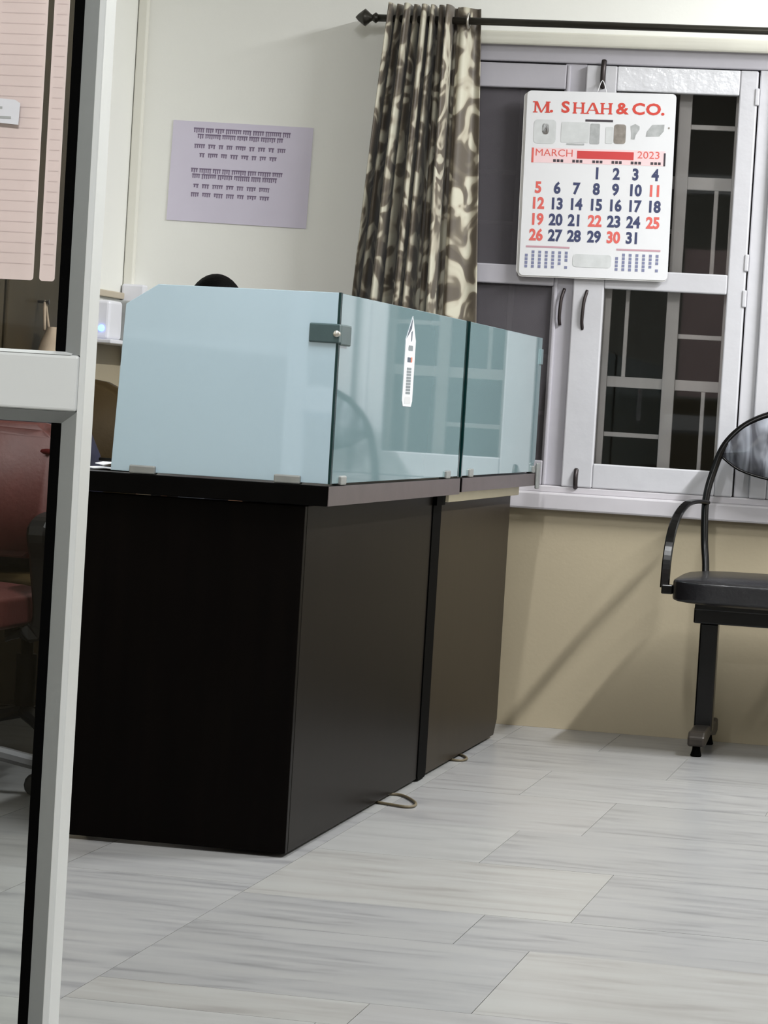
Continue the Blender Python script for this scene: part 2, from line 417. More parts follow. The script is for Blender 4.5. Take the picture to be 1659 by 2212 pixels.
def flat_rects(name, rects, y, material, parent):
    bm = bmesh.new()
    for x0, x1, z0, z1 in rects:
        v = [bm.verts.new(c) for c in ((x0, y, z0), (x1, y, z0), (x1, y, z1), (x0, y, z1))]; bm.faces.new(v)
    return link(name, to_mesh(name, bm), material, parent)

# ------------------------------------------------------------------ room shell
YW, XL, XR, YB, ZC = 8.87, -2.66, 3.2, -1.6, 3.0
OX0, OX1, OZ0, OZ1 = -1.83, -0.20, 0.70, 2.03      # window opening
T = 0.18
wb = bmesh.new()
add_box(wb, XL-T, OX0, YW, YW+T, 0, ZC); add_box(wb, OX1, XR+T, YW, YW+T, 0, ZC)
add_box(wb, OX0, OX1, YW, YW+T, 0, OZ0); add_box(wb, OX0, OX1, YW, YW+T, OZ1, ZC)
struct(link('wall_back', to_mesh('wall_back', wb), M['wall_win']), 'cream wall with tan lower part around the window')
struct(box('wall_left', XL-T, XL, YB, YW, 0, ZC, M['wall']), 'cream left wall with tan lower part')
struct(box('wall_right', XR, XR+T, YB, YW, 0, ZC, M['wall']))
struct(box('wall_front', XL-T, XR+T, YB-T, YB, 0, ZC, M['wall']))
struct(box('ceiling', XL-T, XR+T, YB-T, YW+T, ZC, ZC+0.1, M['ceiling']))
floor = struct(box('floor', XL-T, XR+T, YB-T, YW+T, -0.12, -0.02, M['ground']), 'pale grey and white marble slab floor')

# marble slabs, each its own piece of the floor
MB = []
tones = [((148, 148, 148), (143, 142, 142), (129, 129, 130)), ((150, 150, 148), (145, 144, 142), (134, 132, 130)), ((143, 143, 143), (137, 137, 138), (118, 118, 119)),
         ((152, 152, 151), (147, 147, 146), (136, 136, 136)), ((149, 149, 149), (141, 141, 142), (123, 123, 125))]
for i, t in enumerate(tones):
    for k, a in enumerate((0.35, 1.35, -0.15)):
        MB.append(marble('marble_%d_%d' % (i, k), srgb(*t[0]), srgb(*t[1]), srgb(*t[2]), a, i*3+k+1))
rngt = random.Random(3)
def slab(x0, x1, y0, y1):
    mm = MB[rngt.randrange(len(MB))]; g = 0.0006
    if x0 == -1.345 and y0 in (4.56, 5.142): mm = MB[6]           # the greyer, more streaked slabs
    elif x0 < -1 and y0 in (4.38, 5.475): mm = MB[3]
    o = box('floor_tile', -(x1-x0)/2+g, (x1-x0)/2-g, -(y1-y0)/2+g, (y1-y0)/2-g, -0.02, 0.0, mm, floor, 0.0)
    o.location = ((x0+x1)/2, (y0+y1)/2, rngt.uniform(-0.0003, 0.0))
for x0, x1, ys in ((-2.66, -2.05, [3.2, 3.9, 4.55, 5.2, 5.85, 6.5, 7.15, 7.8, 8.4, 8.87]), (-2.05, -1.735, [3.2, 4.1, 5.0, 5.9, 6.8, 7.7, 8.87]),
                   (-1.735, -1.345, [3.2, 4.34, 5.575, 6.70, 7.85, 8.87]), (0.75, 1.35, [3.2, 3.9, 4.6, 5.3, 6.0, 6.7, 7.4, 8.1, 8.87])):
    for y0, y1 in zip(ys, ys[1:]): slab(x0, x1, y0, y1)
rows = [(3.2, [-.7, -.1]), (3.8, [-.95, -.4, .2]), (4.38, [-.905, -.3, .3]), (4.56, [-.745, -.15, .35]), (5.142, [-.88, -.33, .2]), (5.475, [-.72, -.1, .4]), (6.10, [-1.0, -.4, .2]),
        (6.63, [-.86, -.25, .35]), (7.25, [-1.1, -.5, .1]), (7.8, [-.8, -.2, .4]), (8.35, [-1.05, -.45, .15]), (8.87, [])]
for (y0, js), (y1, _) in zip(rows, rows[1:]):
    xs = [-1.345]+js+[0.75]
    for x0, x1 in zip(xs, xs[1:]): slab(x0, x1, y0, y1)
struct(box('floor_near', XL, XR, YB, 3.2, -0.02, -0.0005, MB[3]), 'marble floor on the near side of the glass door')
struct(box('floor_side', 1.35, XR, 3.2, YW, -0.02, -0.0005, MB[6]), 'marble floor on the right side')

# corner trunking and a conduit on the left wall
struct(box('trim_1', -2.658, -2.628, 8.845, 8.87, 1.24, ZC, M['trunking'], None, 0.004), 'cream vertical cable trunking in the corner')
struct(box('trim_2', -2.66, -2.645, 8.30, 8.845, 1.204, 1.224, M['wood2'], None, 0.003), 'beige horizontal conduit on the left wall')
# cream projecting strip over the window
struct(box('trim_3', OX0-0.05, OX1+0.05, 8.852, 8.87, 2.022, 2.062, M['white_trim'], None, 0.005), 'cream moulding strip above the window')

# outside, seen darkly through the panes
struct(box('wall_outside', -4, 2, 10.6, 10.75, -0.5, 4, M['outside']), 'dark wall outside the window at night')

# dark wood panelling on the left wall
panel = struct(box('trim_4', XL, XL+0.018, 6.0, 8.25, 0.0, 2.7, M['wood'], None, 0.003), 'dark brown wood panelling on the left wall')
for k in range(4):
    y0 = 6.02+k*0.56; box('wood_panel', XL+0.018, XL+0.030, y0, y0+0.53, 0.05, 2.65, M['wood'], panel, 0.006)

# ------------------------------------------------------------------ window
win = bpy.data.objects.new('window_1', None); COL.objects.link(win); win.location = (0, 0, 0)
struct(win, 'white painted window with steel grille behind the calendar')
yf = YW
def wbx(n, x0, x1, z0, z1, y0, y1, mt='frame', bev=0.004): return box(n, x0, x1, y0, y1, z0, z1, M[mt], win, bev)
# fixed outer frame
wbx('head_frame', OX0, OX1, 1.975, OZ1, yf+0.005, yf+0.10, 'frame_shaded'); wbx('bottom_frame', OX0, OX1, OZ0, 0.722, yf-0.005, yf+0.10, 'sill')
wbx('side_frame', OX0, OX0+0.04, 0.722, 1.975, yf+0.005, yf+0.10, 'frame_shaded'); wbx('side_frame', OX1-0.04, OX1, 0.722, 1.975, yf+0.005, yf+0.10)
wbx('mullion', -1.343, -1.277, 0.722, 1.975, yf+0.012, yf+0.10, 'frame_shaded'); 
wbx('mullion', -0.766, -0.72, 0.722, 1.975, yf+0.008, yf+0.10)
# sill
wbx('sill', OX0-0.06, OX1+0.06, 0.650, 0.702, yf-0.035, yf+0.0, 'sill', 0.006)
def leaf(x0, x1, sl, sr, mt, pane, yo=0.0):
    wbx('stile', x0, x0+sl, 0.722, 1.97, yf+yo-0.008, yf+yo+0.03, mt); wbx('stile', x1-sr, x1, 0.722, 1.97, yf+yo-0.008, yf+yo+0.03, mt)
    for z0, z1 in ((0.722, 0.795), (1.314, 1.372), (1.897, 1.97)):
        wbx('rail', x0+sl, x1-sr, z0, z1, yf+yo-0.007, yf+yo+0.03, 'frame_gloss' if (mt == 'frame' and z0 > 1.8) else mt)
    for z0, z1 in ((0.795, 1.314), (1.372, 1.897)):
        wbx('pane', x0+sl-0.004, x1-sr+0.004, z0-0.004, z1+0.004, yf+yo+0.010, yf+yo+0.014, pane, 0.0)
leaf(OX0+0.04, -1.325, 0.06, 0.012, 'frame_shaded', 'screen', 0.012)
leaf(-1.277, -0.770, 0.092, 0.052, 'frame', 'glass')
leaf(-0.72, OX1-0.04, 0.05, 0.05, 'frame', 'glass')
# security grille behind the glass
def bar(x0, x1, z0, z1, d=0.0): wbx('grille_bar', x0, x1, z0, z1, yf+0.055+d, yf+0.067+d, 'grille', 0.002)
bar(-1.192, -1.168, 0.724, 1.97); bar(-1.003, -0.965, 0.724, 1.97, 0.002); bar(-0.835, -0.815, 0.724, 1.97)
bar(-1.192, -0.80, 1.026, 1.058, 0.014); bar(-1.192, -0.80, 1.622, 1.660, 0.014)
bar(-1.128, -1.116, 1.045, 1.34, 0.016); bar(-0.886, -0.874, 0.724, 1.04, 0.016); bar(-0.97, -0.83, 1.180, 1.194, 0.016); bar(-1.17, -0.99, 0.878, 0.892, 0.016)
bar(-0.885, -0.872, 1.34, 1.64, 0.016); bar(-0.97, -0.83, 1.800, 1.815, 0.016); bar(-1.17, -0.99, 1.49, 1.503, 0.016); bar(-1.128, -1.116, 1.64, 1.96, 0.016)
for x in (-1.74, -1.48): bar(x, x+0.016, 0.724, 1.97)
for z in (0.93, 1.10, 1.492, 1.644): bar(-1.79, -1.34, z, z+0.012, 0.014)
for x in (-0.60, -0.42): bar(x, x+0.03, 0.724, 1.97)
for z in (1.03, 1.63): bar(-0.70, -0.26, z, z+0.03, 0.014)
# dark gaps and hinge shadows of the window, shaped as dark rods
def gap_shade(x, z0, z1, y=yf-0.010, w=0.010, bend=0.006):
    tube('dark_gap_fitting', [(x+bend, y+0.004, z1), (x, y-0.004, z1-0.25*(z1-z0)), (x-bend*0.4, y-0.006, (z0+z1)/2), (x-bend*0.6, y-0.004, z0+0.2*(z1-z0)), (x-bend*0.3, y+0.004, z0)], w/2, M['dark_gap_fitting'], win, 4, n=8)
gap_shade(-1.310, 1.200, 1.308, yf+0.002); gap_shade(-1.240, 1.190, 1.306)
gap_shade(-1.226, 1.905, 1.985, w=0.016, bend=0.0); gap_shade(-1.233, 0.720, 0.775, w=0.014, bend=0.0)
for z in (1.385, 1.87, 0.83, 1.28): wbx('hinge', -0.776, -0.764, z, z+0.05, yf-0.012, yf+0.002, 'frame', 0.003)

# ------------------------------------------------------------------ curtain rod and curtain
rod = thing('curtain_rod', 'dark bronze curtain rod with spear finial above the window', 'curtain rod', (-1.9, 8.77, 2.0755))
bm = bmesh.new(); add_sweep(bm, [Vector((0, 0, 0)), Vector((2.3, 0, 0))], circ(0.011, 12), (0, 0, 1)); link('pole', to_mesh('pole', bm, True), M['rod'], rod)
lathe('finial', [(0.001, -0.064), (0.010, -0.056), (0.024, -0.038), (0.026, -0.034), (0.012, -0.018), (0.009, -0.013), (0.015, -0.005), (0.016, -0.002), (0.010, 0.006), (0.010, 0.02)], M['rod'], rod, 14, axis='x')
for bx_ in (0.16, 2.05):
    tube('bracket', [(bx_, 0, -0.011), (bx_, 0.03, -0.03), (bx_, 0.082, -0.03)], 0.006, M['rod'], rod, 4, ref=(1, 0, 0), n=8)
    lathe('bracket_plate', [(0.02, 0.082), (0.022, 0.0995)], M['rod'], rod, 14, (bx_, 0, -0.03), 'y')

cur = thing('curtain', 'brown and cream damask eyelet curtain bunched beside the window', 'curtain', (-1.75, 8.77, 0.35))
def curtain_mesh():
    ztop, zbot = 2.117, 0.35
    NF, per = 8, 24
    rows = 46; verts = []; faces = []; uvs = []; uref = []
    for i in range(rows+1):
        t = i/rows; z = ztop + (zbot-ztop)*t
        d = (ztop-z)
        xl = -1.856 - 0.076*d; xr = -1.594 + 0.048*min(d, 1.2); fw_ = 0.058 + 0.040*min(d, 1.0)
        xm = xr - fw_
        row = []; s = 0; last = None
        n1 = NF*per
        amp = 0.052 + 0.006*math.sin(3*d); pw = 1.2+1.0*min(d, 1.0)
        for k in range(n1+1):
            a = k/n1; ph = a*NF*2*math.pi
            wob = 0.10*math.sin(a*17+d*2.1)+0.08*math.sin(a*9-d*3.0)
            x = xl + (xm-xl)*(a + 0.012*math.sin(ph*0.5+d*2))
            cc = (1+math.cos(ph+wob*2))/2; tp = 1-0.55*max(0.0, (a-0.90)/0.10); y = 0.048 - (0.100+0.035*min(1, d*2))*tp*cc**pw*(0.80+0.20*math.sin(a*23+1.3))*(1 if (int(a*NF+0.5) % 3) else 1-0.45*min(1, d))
            x += 0.35*(xm-xl)/NF*math.sin(2*ph)*0.35
            row.append((x, y, z))
        y_end = row[-1][1]
        for k in range(1, 19):
            a = k/18; x = xm + (xr-xm)*a
            y = y_end + (0.040-y_end)*(a*a*(3-2*a)) - 0.010*math.sin(a*math.pi*2+d*1.7)
            row.append((x, y, z))
        base = len(verts)
        for q in row:
            if i == 0:
                if last is not None: s += math.dist(q[:2], last[:2])
                uref.append(s); last = q
            uvs.append((uref[len(verts)-base], z))
            verts.append((q[0]+1.75, q[1], q[2]-0.35))
        w = len(row)
        if i:
            for k in range(w-1): faces.append((base-w+k, base-w+k+1, base+k+1, base+k))
    me = bpy.data.meshes.new('fabric'); me.from_pydata(verts, [], faces); me.update()
    ul = me.uv_layers.new(name='UVMap')
    for lp in me.loops: ul.data[lp.index].uv = uvs[lp.vertex_index]
    for p in me.polygons: p.use_smooth = True
    return me
fab = link('fabric', curtain_mesh(), M['curtain'], cur)
sd = fab.modifiers.new('thick', 'SOLIDIFY'); sd.thickness = 0.0015
tube('eyelet', [(0.128+0.0*i, -0.004+0.021*math.cos(i*math.pi/6), 1.7255+0.021*math.sin(i*math.pi/6)) for i in range(12)], 0.0035, M['eyelet'], cur, 0, ref=(1, 0, 0), closed=True, n=8)

# ------------------------------------------------------------------ counter (two units)
CX, CB, CT, CZ = -1.371, -1.87, -1.321, 0.76      # customer face, back, top overhang, top height
cu1 = thing('reception_counter', 'black laminate reception counter unit nearest the glass door', 'counter', (-1.6, 5.927, 0), group=None)
def cb(n, x0, x1, y0, y1, z0, z1, mt, par, bev=0.002):
    L = par.location; return box(n, x0-L.x, x1-L.x, y0-L.y, y1-L.y, z0-L.z, z1-L.z, M[mt], par, bev)
cb('front_panel', CB+0.02, CX, 5.927, 5.949, 0.008, 0.717, 'laminate', cu1)
cb('side_panel', CX-0.022, CX+0.0005, 5.949, 7.318, 0.008, 0.717, 'laminate_glare', cu1)
cb('end_panel', CB+0.02, CX-0.022, 7.296, 7.318, 0.008, 0.717, 'laminate', cu1)
cb('worktop', CB, CT, 5.905, 7.400, 0.719, CZ, 'top', cu1)
cb('edge_band', CT, CT+0.0015, 5.906, 7.398, 0.7195, CZ-0.0005, 'edge', cu1, 0)
for yy in (6.0, 7.2):
    for xx in (-1.80, -1.42): lathe('foot', [(0.014, 0.0), (0.014, 0.009)], M['black'], cu1, 10, (xx-cu1.location.x, yy-cu1.location.y, 0))
cb('shelf', CB+0.14, CX-0.03, 5.96, 7.29, 0.30, 0.318, 'laminate', cu1)
# black filler post between the units
fp = thing('filler_strip', 'black vertical filler strip between the two counter units', 'filler strip', (-1.372, 7.375, 0))
prism('strip', rrect(-0.055, 0.055, 0.004, 0.715, 0.02), -0.02, 0.004, M['black'], fp, 'yz')
prism('top_cap', [(-0.056, 0.69), (0.056, 0.69), (0.062, 0.7185), (-0.056, 0.7185)], -0.02, 0.012, M['black'], fp, 'yz')

cu2 = thing('reception_counter', 'dark brown laminate counter unit nearest the window wall', 'counter', (-1.6, 7.44, 0))
prism('side_panel', [(0.0, 0.008), (1.04, 0.008), (1.085, 0.05), (1.085, 0.695), (0.0, 0.695)], CX-0.022+1.6, CX+1.6, M['laminate2'], cu2, 'yz', 0.002)
cb('end_panel', CB+0.02, CX-0.022, 8.50, 8.522, 0.008, 0.695, 'laminate2', cu2)
cb('end_panel', CB+0.02, CX-0.022, 7.442, 7.462, 0.008, 0.695, 'laminate2', cu2)
cb('sub_top', CB+0.01, CX+0.018, 7.445, 8.56, 0.696, 0.722, 'cream_board', cu2)
cb('worktop', CB, CT, 7.430, 8.665, 0.724, CZ, 'top', cu2)
cb('edge_band', CT, CT+0.0015, 7.432, 8.663, 0.7245, CZ-0.0005, 'edge', cu2, 0)
for yy in (7.5, 8.45):
    for xx in (-1.80, -1.42): lathe('foot', [(0.014, 0.0), (0.014, 0.009)], M['black'], cu2, 10, (xx-cu2.location.x, yy-cu2.location.y, 0))

# glass screens
GT = 0.010
gs = thing('glass_screen', 'frosted pale blue glass corner screen on the near counter unit', 'glass screen', (-1.33, 5.92, CZ))
def gl(x, y, z): return (x+1.33, y-5.92, z-CZ)
front = prism('front_pane', [(-1.781+1.33, 0.004), (CT+1.33-0.004, 0.004), (CT+1.33-0.004, 1.150-CZ), (-1.702+1.33, 1.148-CZ), (-1.768+1.33, 1.105-CZ)], -0.005, 0.005, M['frost'], gs, 'xz', 0.0008)
side = prism('side_pane', [(0.008, 0.004), (1.465, 0.004), (1.465, 1.152-CZ), (0.008, 1.150-CZ)], CT+1.33-0.014, CT+1.33-0.004, M['frost_side'], gs, 'yz', 0.0008)
box('glass_edge', CT+1.33-0.004, CT+1.33+0.001, -0.005, 0.009, 0.004, 1.1505-CZ, M['gedge'], gs)
box('glass_edge', CT+1.33-0.0142, CT+1.33-0.0035, 1.465, 1.478, 0.002, 1.1525-CZ, M['gedge'], gs)
cl = box('corner_clamp', -1.381+1.33, CT+1.33+0.003, -0.011, 0.011, 1.048-CZ, 1.087-CZ, M['clamp'], gs, 0.003)
box('corner_clamp', CT+1.33-0.018, CT+1.33+0.004, 0.005, 0.10, 1.045-CZ, 1.087-CZ, M['clamp'], gs, 0.003)
lathe('clamp_screw', [(0.006, -0.014), (0.007, -0.011), (0.007, 0.0)], M['eyelet'], gs, 12, (CT+1.33-0.003, 0, 1.067-CZ), 'y')
for x0, x1 in ((-1.740, -1.685), (-1.436, -1.381)):
    box('base_clip', x0+1.33, x1+1.33, -0.013, 0.013, 0.0005, 0.018, M['clip'], gs, 0.003)
for y in (6.04, 7.235):
    box('base_clip', CT+1.33-0.020, CT+1.33+0.002, y-5.92-0.026, y-5.92+0.026, 0.0005, 0.020, M['clip'], gs, 0.003)

gs2 = thing('glass_screen', 'pale green glass screen on the far counter unit by the window', 'glass screen', (-1.33, 7.44, CZ))
prism('side_pane', [(0.004, 0.004), (1.17, 0.004), (1.208, 0.045), (1.208, 1.152-CZ), (0.004, 1.152-CZ)], CT+1.33-0.014, CT+1.33-0.004, M['frost_side'], gs2, 'yz', 0.0008)
box('glass_edge', CT+1.33-0.0142, CT+1.33-0.0035, -0.008, 0.0035, 0.002, 1.1525-CZ, M['gedge'], gs2)
for y in (7.56, 8.615):
    box('base_clip', CT+1.33-0.020, CT+1.33+0.002, y-7.44-0.026, y-7.44+0.026, 0.0005, 0.022, M['clip'], gs2, 0.003)
box('end_bracket', CT+1.33+0.002, CT+1.33+0.010, 1.182, 1.226, -0.045, 0.03, M['clip'], gs2, 0.003)
box('side_clip', CT+1.33-0.018, CT+1.33+0.0005, 1.17, 1.21, 1.075-CZ, 1.12-CZ, M['frost_side'], gs2, 0.002)

# sticker on the side pane
sx = CT-0.004
stk = thing('glass_sticker', 'white vertical pen-shaped sticker on the side glass pane', 'sticker', (sx, 6.68, 0.93))
prism('backing', [(-0.058, 0.012), (-0.046, 0.0), (0.046, 0.0), (0.058, 0.012), (0.060, 0.150), (0.055, 0.155), (0.012, 0.205), (-0.03, 0.170), (-0.056, 0.150)], 0.0003, 0.0010, M['sticker'], stk, 'yz')
def yzp(n, poly, mt): return prism(n, poly, 0.0010, 0.0013, M[mt], stk, 'yz')
yzp('nib', [(-0.052, 0.152), (0.012, 0.203), (0.004, 0.176), (-0.022, 0.164)], 's_slate')
yzp('nib', [(0.004, 0.146), (0.014, 0.150), (0.016, 0.172), (0.002, 0.168)], 's_slate')
yzp('mark', rrect(-0.022, 0.030, 0.126, 0.138, 0.004), 's_grey'); yzp('mark', rrect(-0.026, 0.014, 0.100, 0.111, 0.003), 's_slate'); yzp('mark', rrect(0.014, 0.030, 0.100, 0.112, 0.003), 's_orange')
for k in range(9): yzp('lettering', rrect(-0.026, 0.026, 0.028+k*0.0068, 0.0335+k*0.0068, 0.001), 's_grey')
yzp('mark', rrect(-0.034, 0.034, 0.006, 0.022, 0.004), 's_pale')

# loose papers and things on the counter, left of the glass
pp = thing('loose_papers', 'crumpled white papers on the counter left of the glass', 'papers', (-1.84, 6.0, CZ))
bm = bmesh.new()
rg = random.Random(5)
def crumple(x0, x1, y0, y1, z, amp, nx=6, ny=5):
    g = [[bm.verts.new((x0+(x1-x0)*i/nx, y0+(y1-y0)*j/ny, z+amp*rg.random()*(1 if 0 < i < nx else .6))) for j in range(ny+1)] for i in range(nx+1)]
    for i in range(nx):
        for j in range(ny): bm.faces.new((g[i][j], g[i+1][j], g[i+1][j+1], g[i][j+1]))
crumple(-0.03, 0.10, 0.02, 0.26, 0.002, 0.004); crumple(-0.025, 0.08, 0.08, 0.24, 0.010, 0.012)
po = link('sheets', to_mesh('sheets', bm, False), M['paperw'], pp); s_ = po.modifiers.new('t', 'SOLIDIFY'); s_.thickness = 0.0015; s_.offset = 1
tube('pen', [(-0.01, 0.06, 0.021), (0.07, 0.05, 0.021)], 0.004, M['darkplastic'], pp, 0, n=8)

# cable loops poking out under the counter
def loop(nm, label, pts):
    o = tube(nm, pts, 0.0035, M['cable'], None, 6, ref=(0, 0, 1), n=8); tag(o, label, 'cable'); return o
loop('cable_loop', 'thin brown cable loop on the floor under the near counter unit', [(-1.40, 7.02, 0.0037), (-1.35, 7.03, 0.0037), (-1.298, 6.93, 0.0037), (-1.285, 6.86, 0.0037), (-1.300, 6.83, 0.0037), (-1.345, 6.85, 0.0037), (-1.40, 6.88, 0.0037)])
loop('cable_loop', 'short brown cable bend on the floor under the far counter unit', [(-1.40, 7.98, 0.0037), (-1.365, 7.95, 0.0037), (-1.342, 7.88, 0.0037), (-1.352, 7.83, 0.0037), (-1.40, 7.84, 0.0037)])

# ------------------------------------------------------------------ poster on the wall
po = thing('wall_notice', 'lavender printed notice sheet on the cream wall', 'notice', (-2.317, YW-0.002, 1.603)); po.rotation_euler = (0, math.radians(0.9), 0)
box('sheet', -0.219, 0.219, -0.001, 0.001, -0.152, 0.152, M['lavender'], po)
rgn = random.Random(11)
def words(z, h, x0, x1, gap=0.010, wmin=0.014, wmax=0.034):
    out = []; x = x0
    while x < x1:
        w = min(rgn.uniform(wmin, wmax), x1-x)
        if w < 0.006: break
        out.append((x, x+w, z+h*0.25, z+h*0.5))                     # head stroke
        n = max(2, int(w/0.006))
        for k in range(n): 
            xa = x+w*(k+0.2)/n; out.append((xa, xa+w/n*0.55, z-h*0.5*rgn.uniform(0.5, 1), z+h*0.3))
        x += w+gap
    return out
R0 = []
for z, x0, x1 in ((0.125, -0.153, 0.150), (0.107, -0.140, 0.128), (0.003, -0.153, 0.134), (-0.014, -0.148, 0.118)): R0 += words(z, 0.016, x0, x1, 0.004, 0.02, 0.05)
for z, x0, x1 in ((0.077, -0.148, 0.138), (0.050, -0.130, 0.112), (-0.044, -0.142, 0.108), (-0.070, -0.148, 0.112)): R0 += words(z, 0.014, x0, x1, 0.010)
o = flat_rects('lettering', R0, -0.0014, M['ink_purple'], po); o['kind'] = 'stuff'

# ------------------------------------------------------------------ calendar
CW, CH = 0.442, 0.546
cal = thing('wall_calendar', 'white month calendar with red title hanging on the window frame', 'calendar', (-1.221, YW-0.028, 1.616)); cal.rotation_euler = (math.radians(0.4), math.radians(-0.7), 0)
prism('backing_pages', rrect(-CW/2-0.010, CW/2-0.006, -CH/2+0.004, CH/2-0.006, 0.012), 0.004, 0.008, M['page'], cal, 'xz')
prism('backing_pages', rrect(-CW/2-0.004, CW/2-0.002, -CH/2-0.004, CH/2-0.002, 0.012), 0.0015, 0.0038, M['page'], cal, 'xz')
prism('sheet', rrect(-CW/2, CW/2, -CH/2, CH/2, 0.012), -0.001, 0.0012, M['paper'], cal, 'xz')
tube('hanging_loop', [(-0.015, 0.004, CH/2-0.004), (0.0, 0.004, CH/2+0.035), (0.015, 0.004, CH/2-0.004)], 0.0015, M['paper'], cal, 4, n=6)
def cxz(u, v): return (-CW/2+u*CW, CH/2-v*CH)
YP = -0.0016
tz = cxz(0, 0.088)[1]; CAPH = 0.033
def letter_polys(ch):
    """Roman letters as strokes (x in -0.5..0.5, z in 0..1): list of quads"""
    v = lambda x, w: [(x-w/2, 0), (x+w/2, 0), (x+w/2, 1), (x-w/2, 1)]
    sf = lambda x, z, w=0.36, h=0.09: [(x-w/2, z), (x+w/2, z), (x+w/2, z+h), (x-w/2, z+h)]
    if ch == 'H': return [v(-.33, .2), v(.33, .2), [(-.33, .45), (.33, .45), (.33, .55), (-.33, .55)], sf(-.33, 0), sf(-.33, .91), sf(.33, 0), sf(.33, .91)]
    if ch == 'A': return [[(-.46, 0), (-.36, 0), (.06, 1), (-.08, 1)], [(.26, 0), (.48, 0), (.10, 1), (-.06, 1)], [(-.25, .3), (.27, .3), (.24, .38), (-.22, .38)], sf(-.40, 0, .3), sf(.37, 0, .34)]
    if ch == 'M': return [v(-.40, .11), v(.40, .2), [(-.46, 1), (-.26, 1), (.06, 0), (-.05, 0)], [(.46, 1), (.34, 1), (-.05, 0), (.03, 0)], sf(-.40, 0, .3), sf(-.42, .91, .3), sf(.40, 0, .34), sf(.42, .91, .3)]
    return None
for ch, u, w in [('M', .100, .046), ('.', .168, .03), ('S', .262, .03), ('H', .352, .036), ('A', .445, .042), ('H', .537, .036), ('&', .642, .03), ('C', .752, .03), ('O', .852, .03), ('.', .915, .03)]:
    x, z = cxz(u, 0.088); bm = bmesh.new(); ps = letter_polys(ch)
    if ps:
        for k, q in enumerate(ps): bm.faces.new([bm.verts.new((x+a_*w, YP-0.00003*k, z+(b2-0.5)*CAPH)) for a_, b2 in q])
    else: text_bm(bm, ch, 0.046, x, z, 0.0014, 'CENTER', 1.2, YP)
    link('title_letter', to_mesh('title_letter', bm), M['ink_red'], cal)
a = cxz(0.40, 0.148); b_ = cxz(0.585, 0.160); flat_rects('underline', [(a[0], b_[0], b_[1], a[1])], YP, M['ink_dark'], cal)
def pic(u0, u1, v0, v1, mt, r=0.004):
    x0, z1 = cxz(u0, v0); x1, z0 = cxz(u1, v1); return prism('picture_print', rrect(x0, x1, z0, z1, min(r, (x1-x0)/2.2, (z1-z0)/2.2)), YP-0.0002, YP+0.0003, M[mt], cal, 'xz')
pic(0.055, 0.205, 0.155, 0.285, 'ink_grey2', 0.012); pic(0.11, 0.155, 0.175, 0.235, 'ink_brown', 0.008)
pic(0.24, 0.43, 0.165, 0.275, 'ink_grey2'); pic(0.435, 0.50, 0.170, 0.280, 'ink_grey'); pic(0.28, 0.40, 0.279, 0.288, 'ink_grey', 0.002)
pic(0.54, 0.59, 0.185, 0.275, 'ink_grey2'); pic(0.595, 0.675, 0.170, 0.275, 'ink_brown', 0.008)
for poly in ([(.705, .178), (.735, .165), (.765, .178), (.765, .195), (.742, .225), (.735, .248), (.712, .248), (.712, .215)], [(.815, .205), (.85, .168), (.93, .165), (.928, .200), (.90, .228), (.81, .232)]):
    prism('picture_print', [cxz(u, v) for u, v in poly], YP-0.0002, YP+0.0003, M['ink_grey'], cal, 'xz')
pic(0.955, 0.966, 0.178, 0.188, 'ink_brown', 0.002)
# month band
def strip(n, u0, u1, v0, v1, mt, y=YP):
    x0, z1 = cxz(u0, v0); x1, z0 = cxz(u1, v1); return flat_rects(n, [(x0, x1, z0, z1)], y, M[mt], cal)
strip('month_band', 0.048, 0.945, 0.308, 0.388, 'ink_palepink', YP+0.0002)
strip('band_edge', 0.048, 0.062, 0.308, 0.388, 'ink_date_red', YP); strip('band_edge', 0.935, 0.948, 0.318, 0.388, 'ink_dark', YP)
strip('month_bar', 0.355, 0.735, 0.318, 0.360, 'ink_bar', YP-0.0002)
bm = bmesh.new(); x, z = cxz(0.200, 0.335); text_bm(bm, 'MARCH', 0.030, x, z, 0.0, 'CENTER', 1.1, YP-0.0001); x, z = cxz(0.835, 0.333); text_bm(bm, '2023', 0.030, x, z, 0.0, 'CENTER', 1.15, YP-0.0001)
o = link('month_lettering', to_mesh('month_lettering', bm), M['ink_date_red'], cal); o['kind'] = 'stuff'
cu_ = [.104, .232, .361, .496, .625, .754, .886]; rv = [.440, .525, .610, .697, .782]
hd = []
for u in cu_:
    x, z = cxz(u, 0.375); 
    for k in range(3): hd.append((x-0.016+k*0.011, x-0.008+k*0.011, z-0.004, z+0.004))
o = flat_rects('day_names', hd[3:], YP-0.0003, M['ink_dark'], cal); o['kind'] = 'stuff'
reds = {5, 11, 12, 19, 22, 25, 26, 30}
for d_ in range(1, 32):
    p_ = d_+2; u, v = cu_[p_ % 7], rv[p_ // 7]; x, z = cxz(u, v); bm = bmesh.new()
    text_bm(bm, str(d_), 0.046, x, z, 0.0018, 'CENTER', 0.88, YP)
    link('date_numeral', to_mesh('date_numeral', bm), M['ink_date_red' if d_ in reds else 'ink_navy'], cal)
mini = []
for u0, u1 in ((0.045, 0.315), (0.655, 0.925)):
    strip('mini_month_line', u0-0.005, u1+0.02, 0.838, 0.848, 'ink_mauve', YP)
    for k in range(7):
        x, _ = cxz(u0+(u1-u0)*k/6, 0)
        for j in range(5):
            if (k+j) % 9 == 0: continue
            z = cxz(0, 0.872+0.0195*j)[1]; mini.append((x-0.0042, x+0.0042, z-0.0042, z+0.0042))
o = flat_rects('mini_months', mini, YP, M['ink_blue'], cal); o['kind'] = 'stuff'
pic(0.36, 0.62, 0.875, 0.945, 'ink_grey2', 0.01)

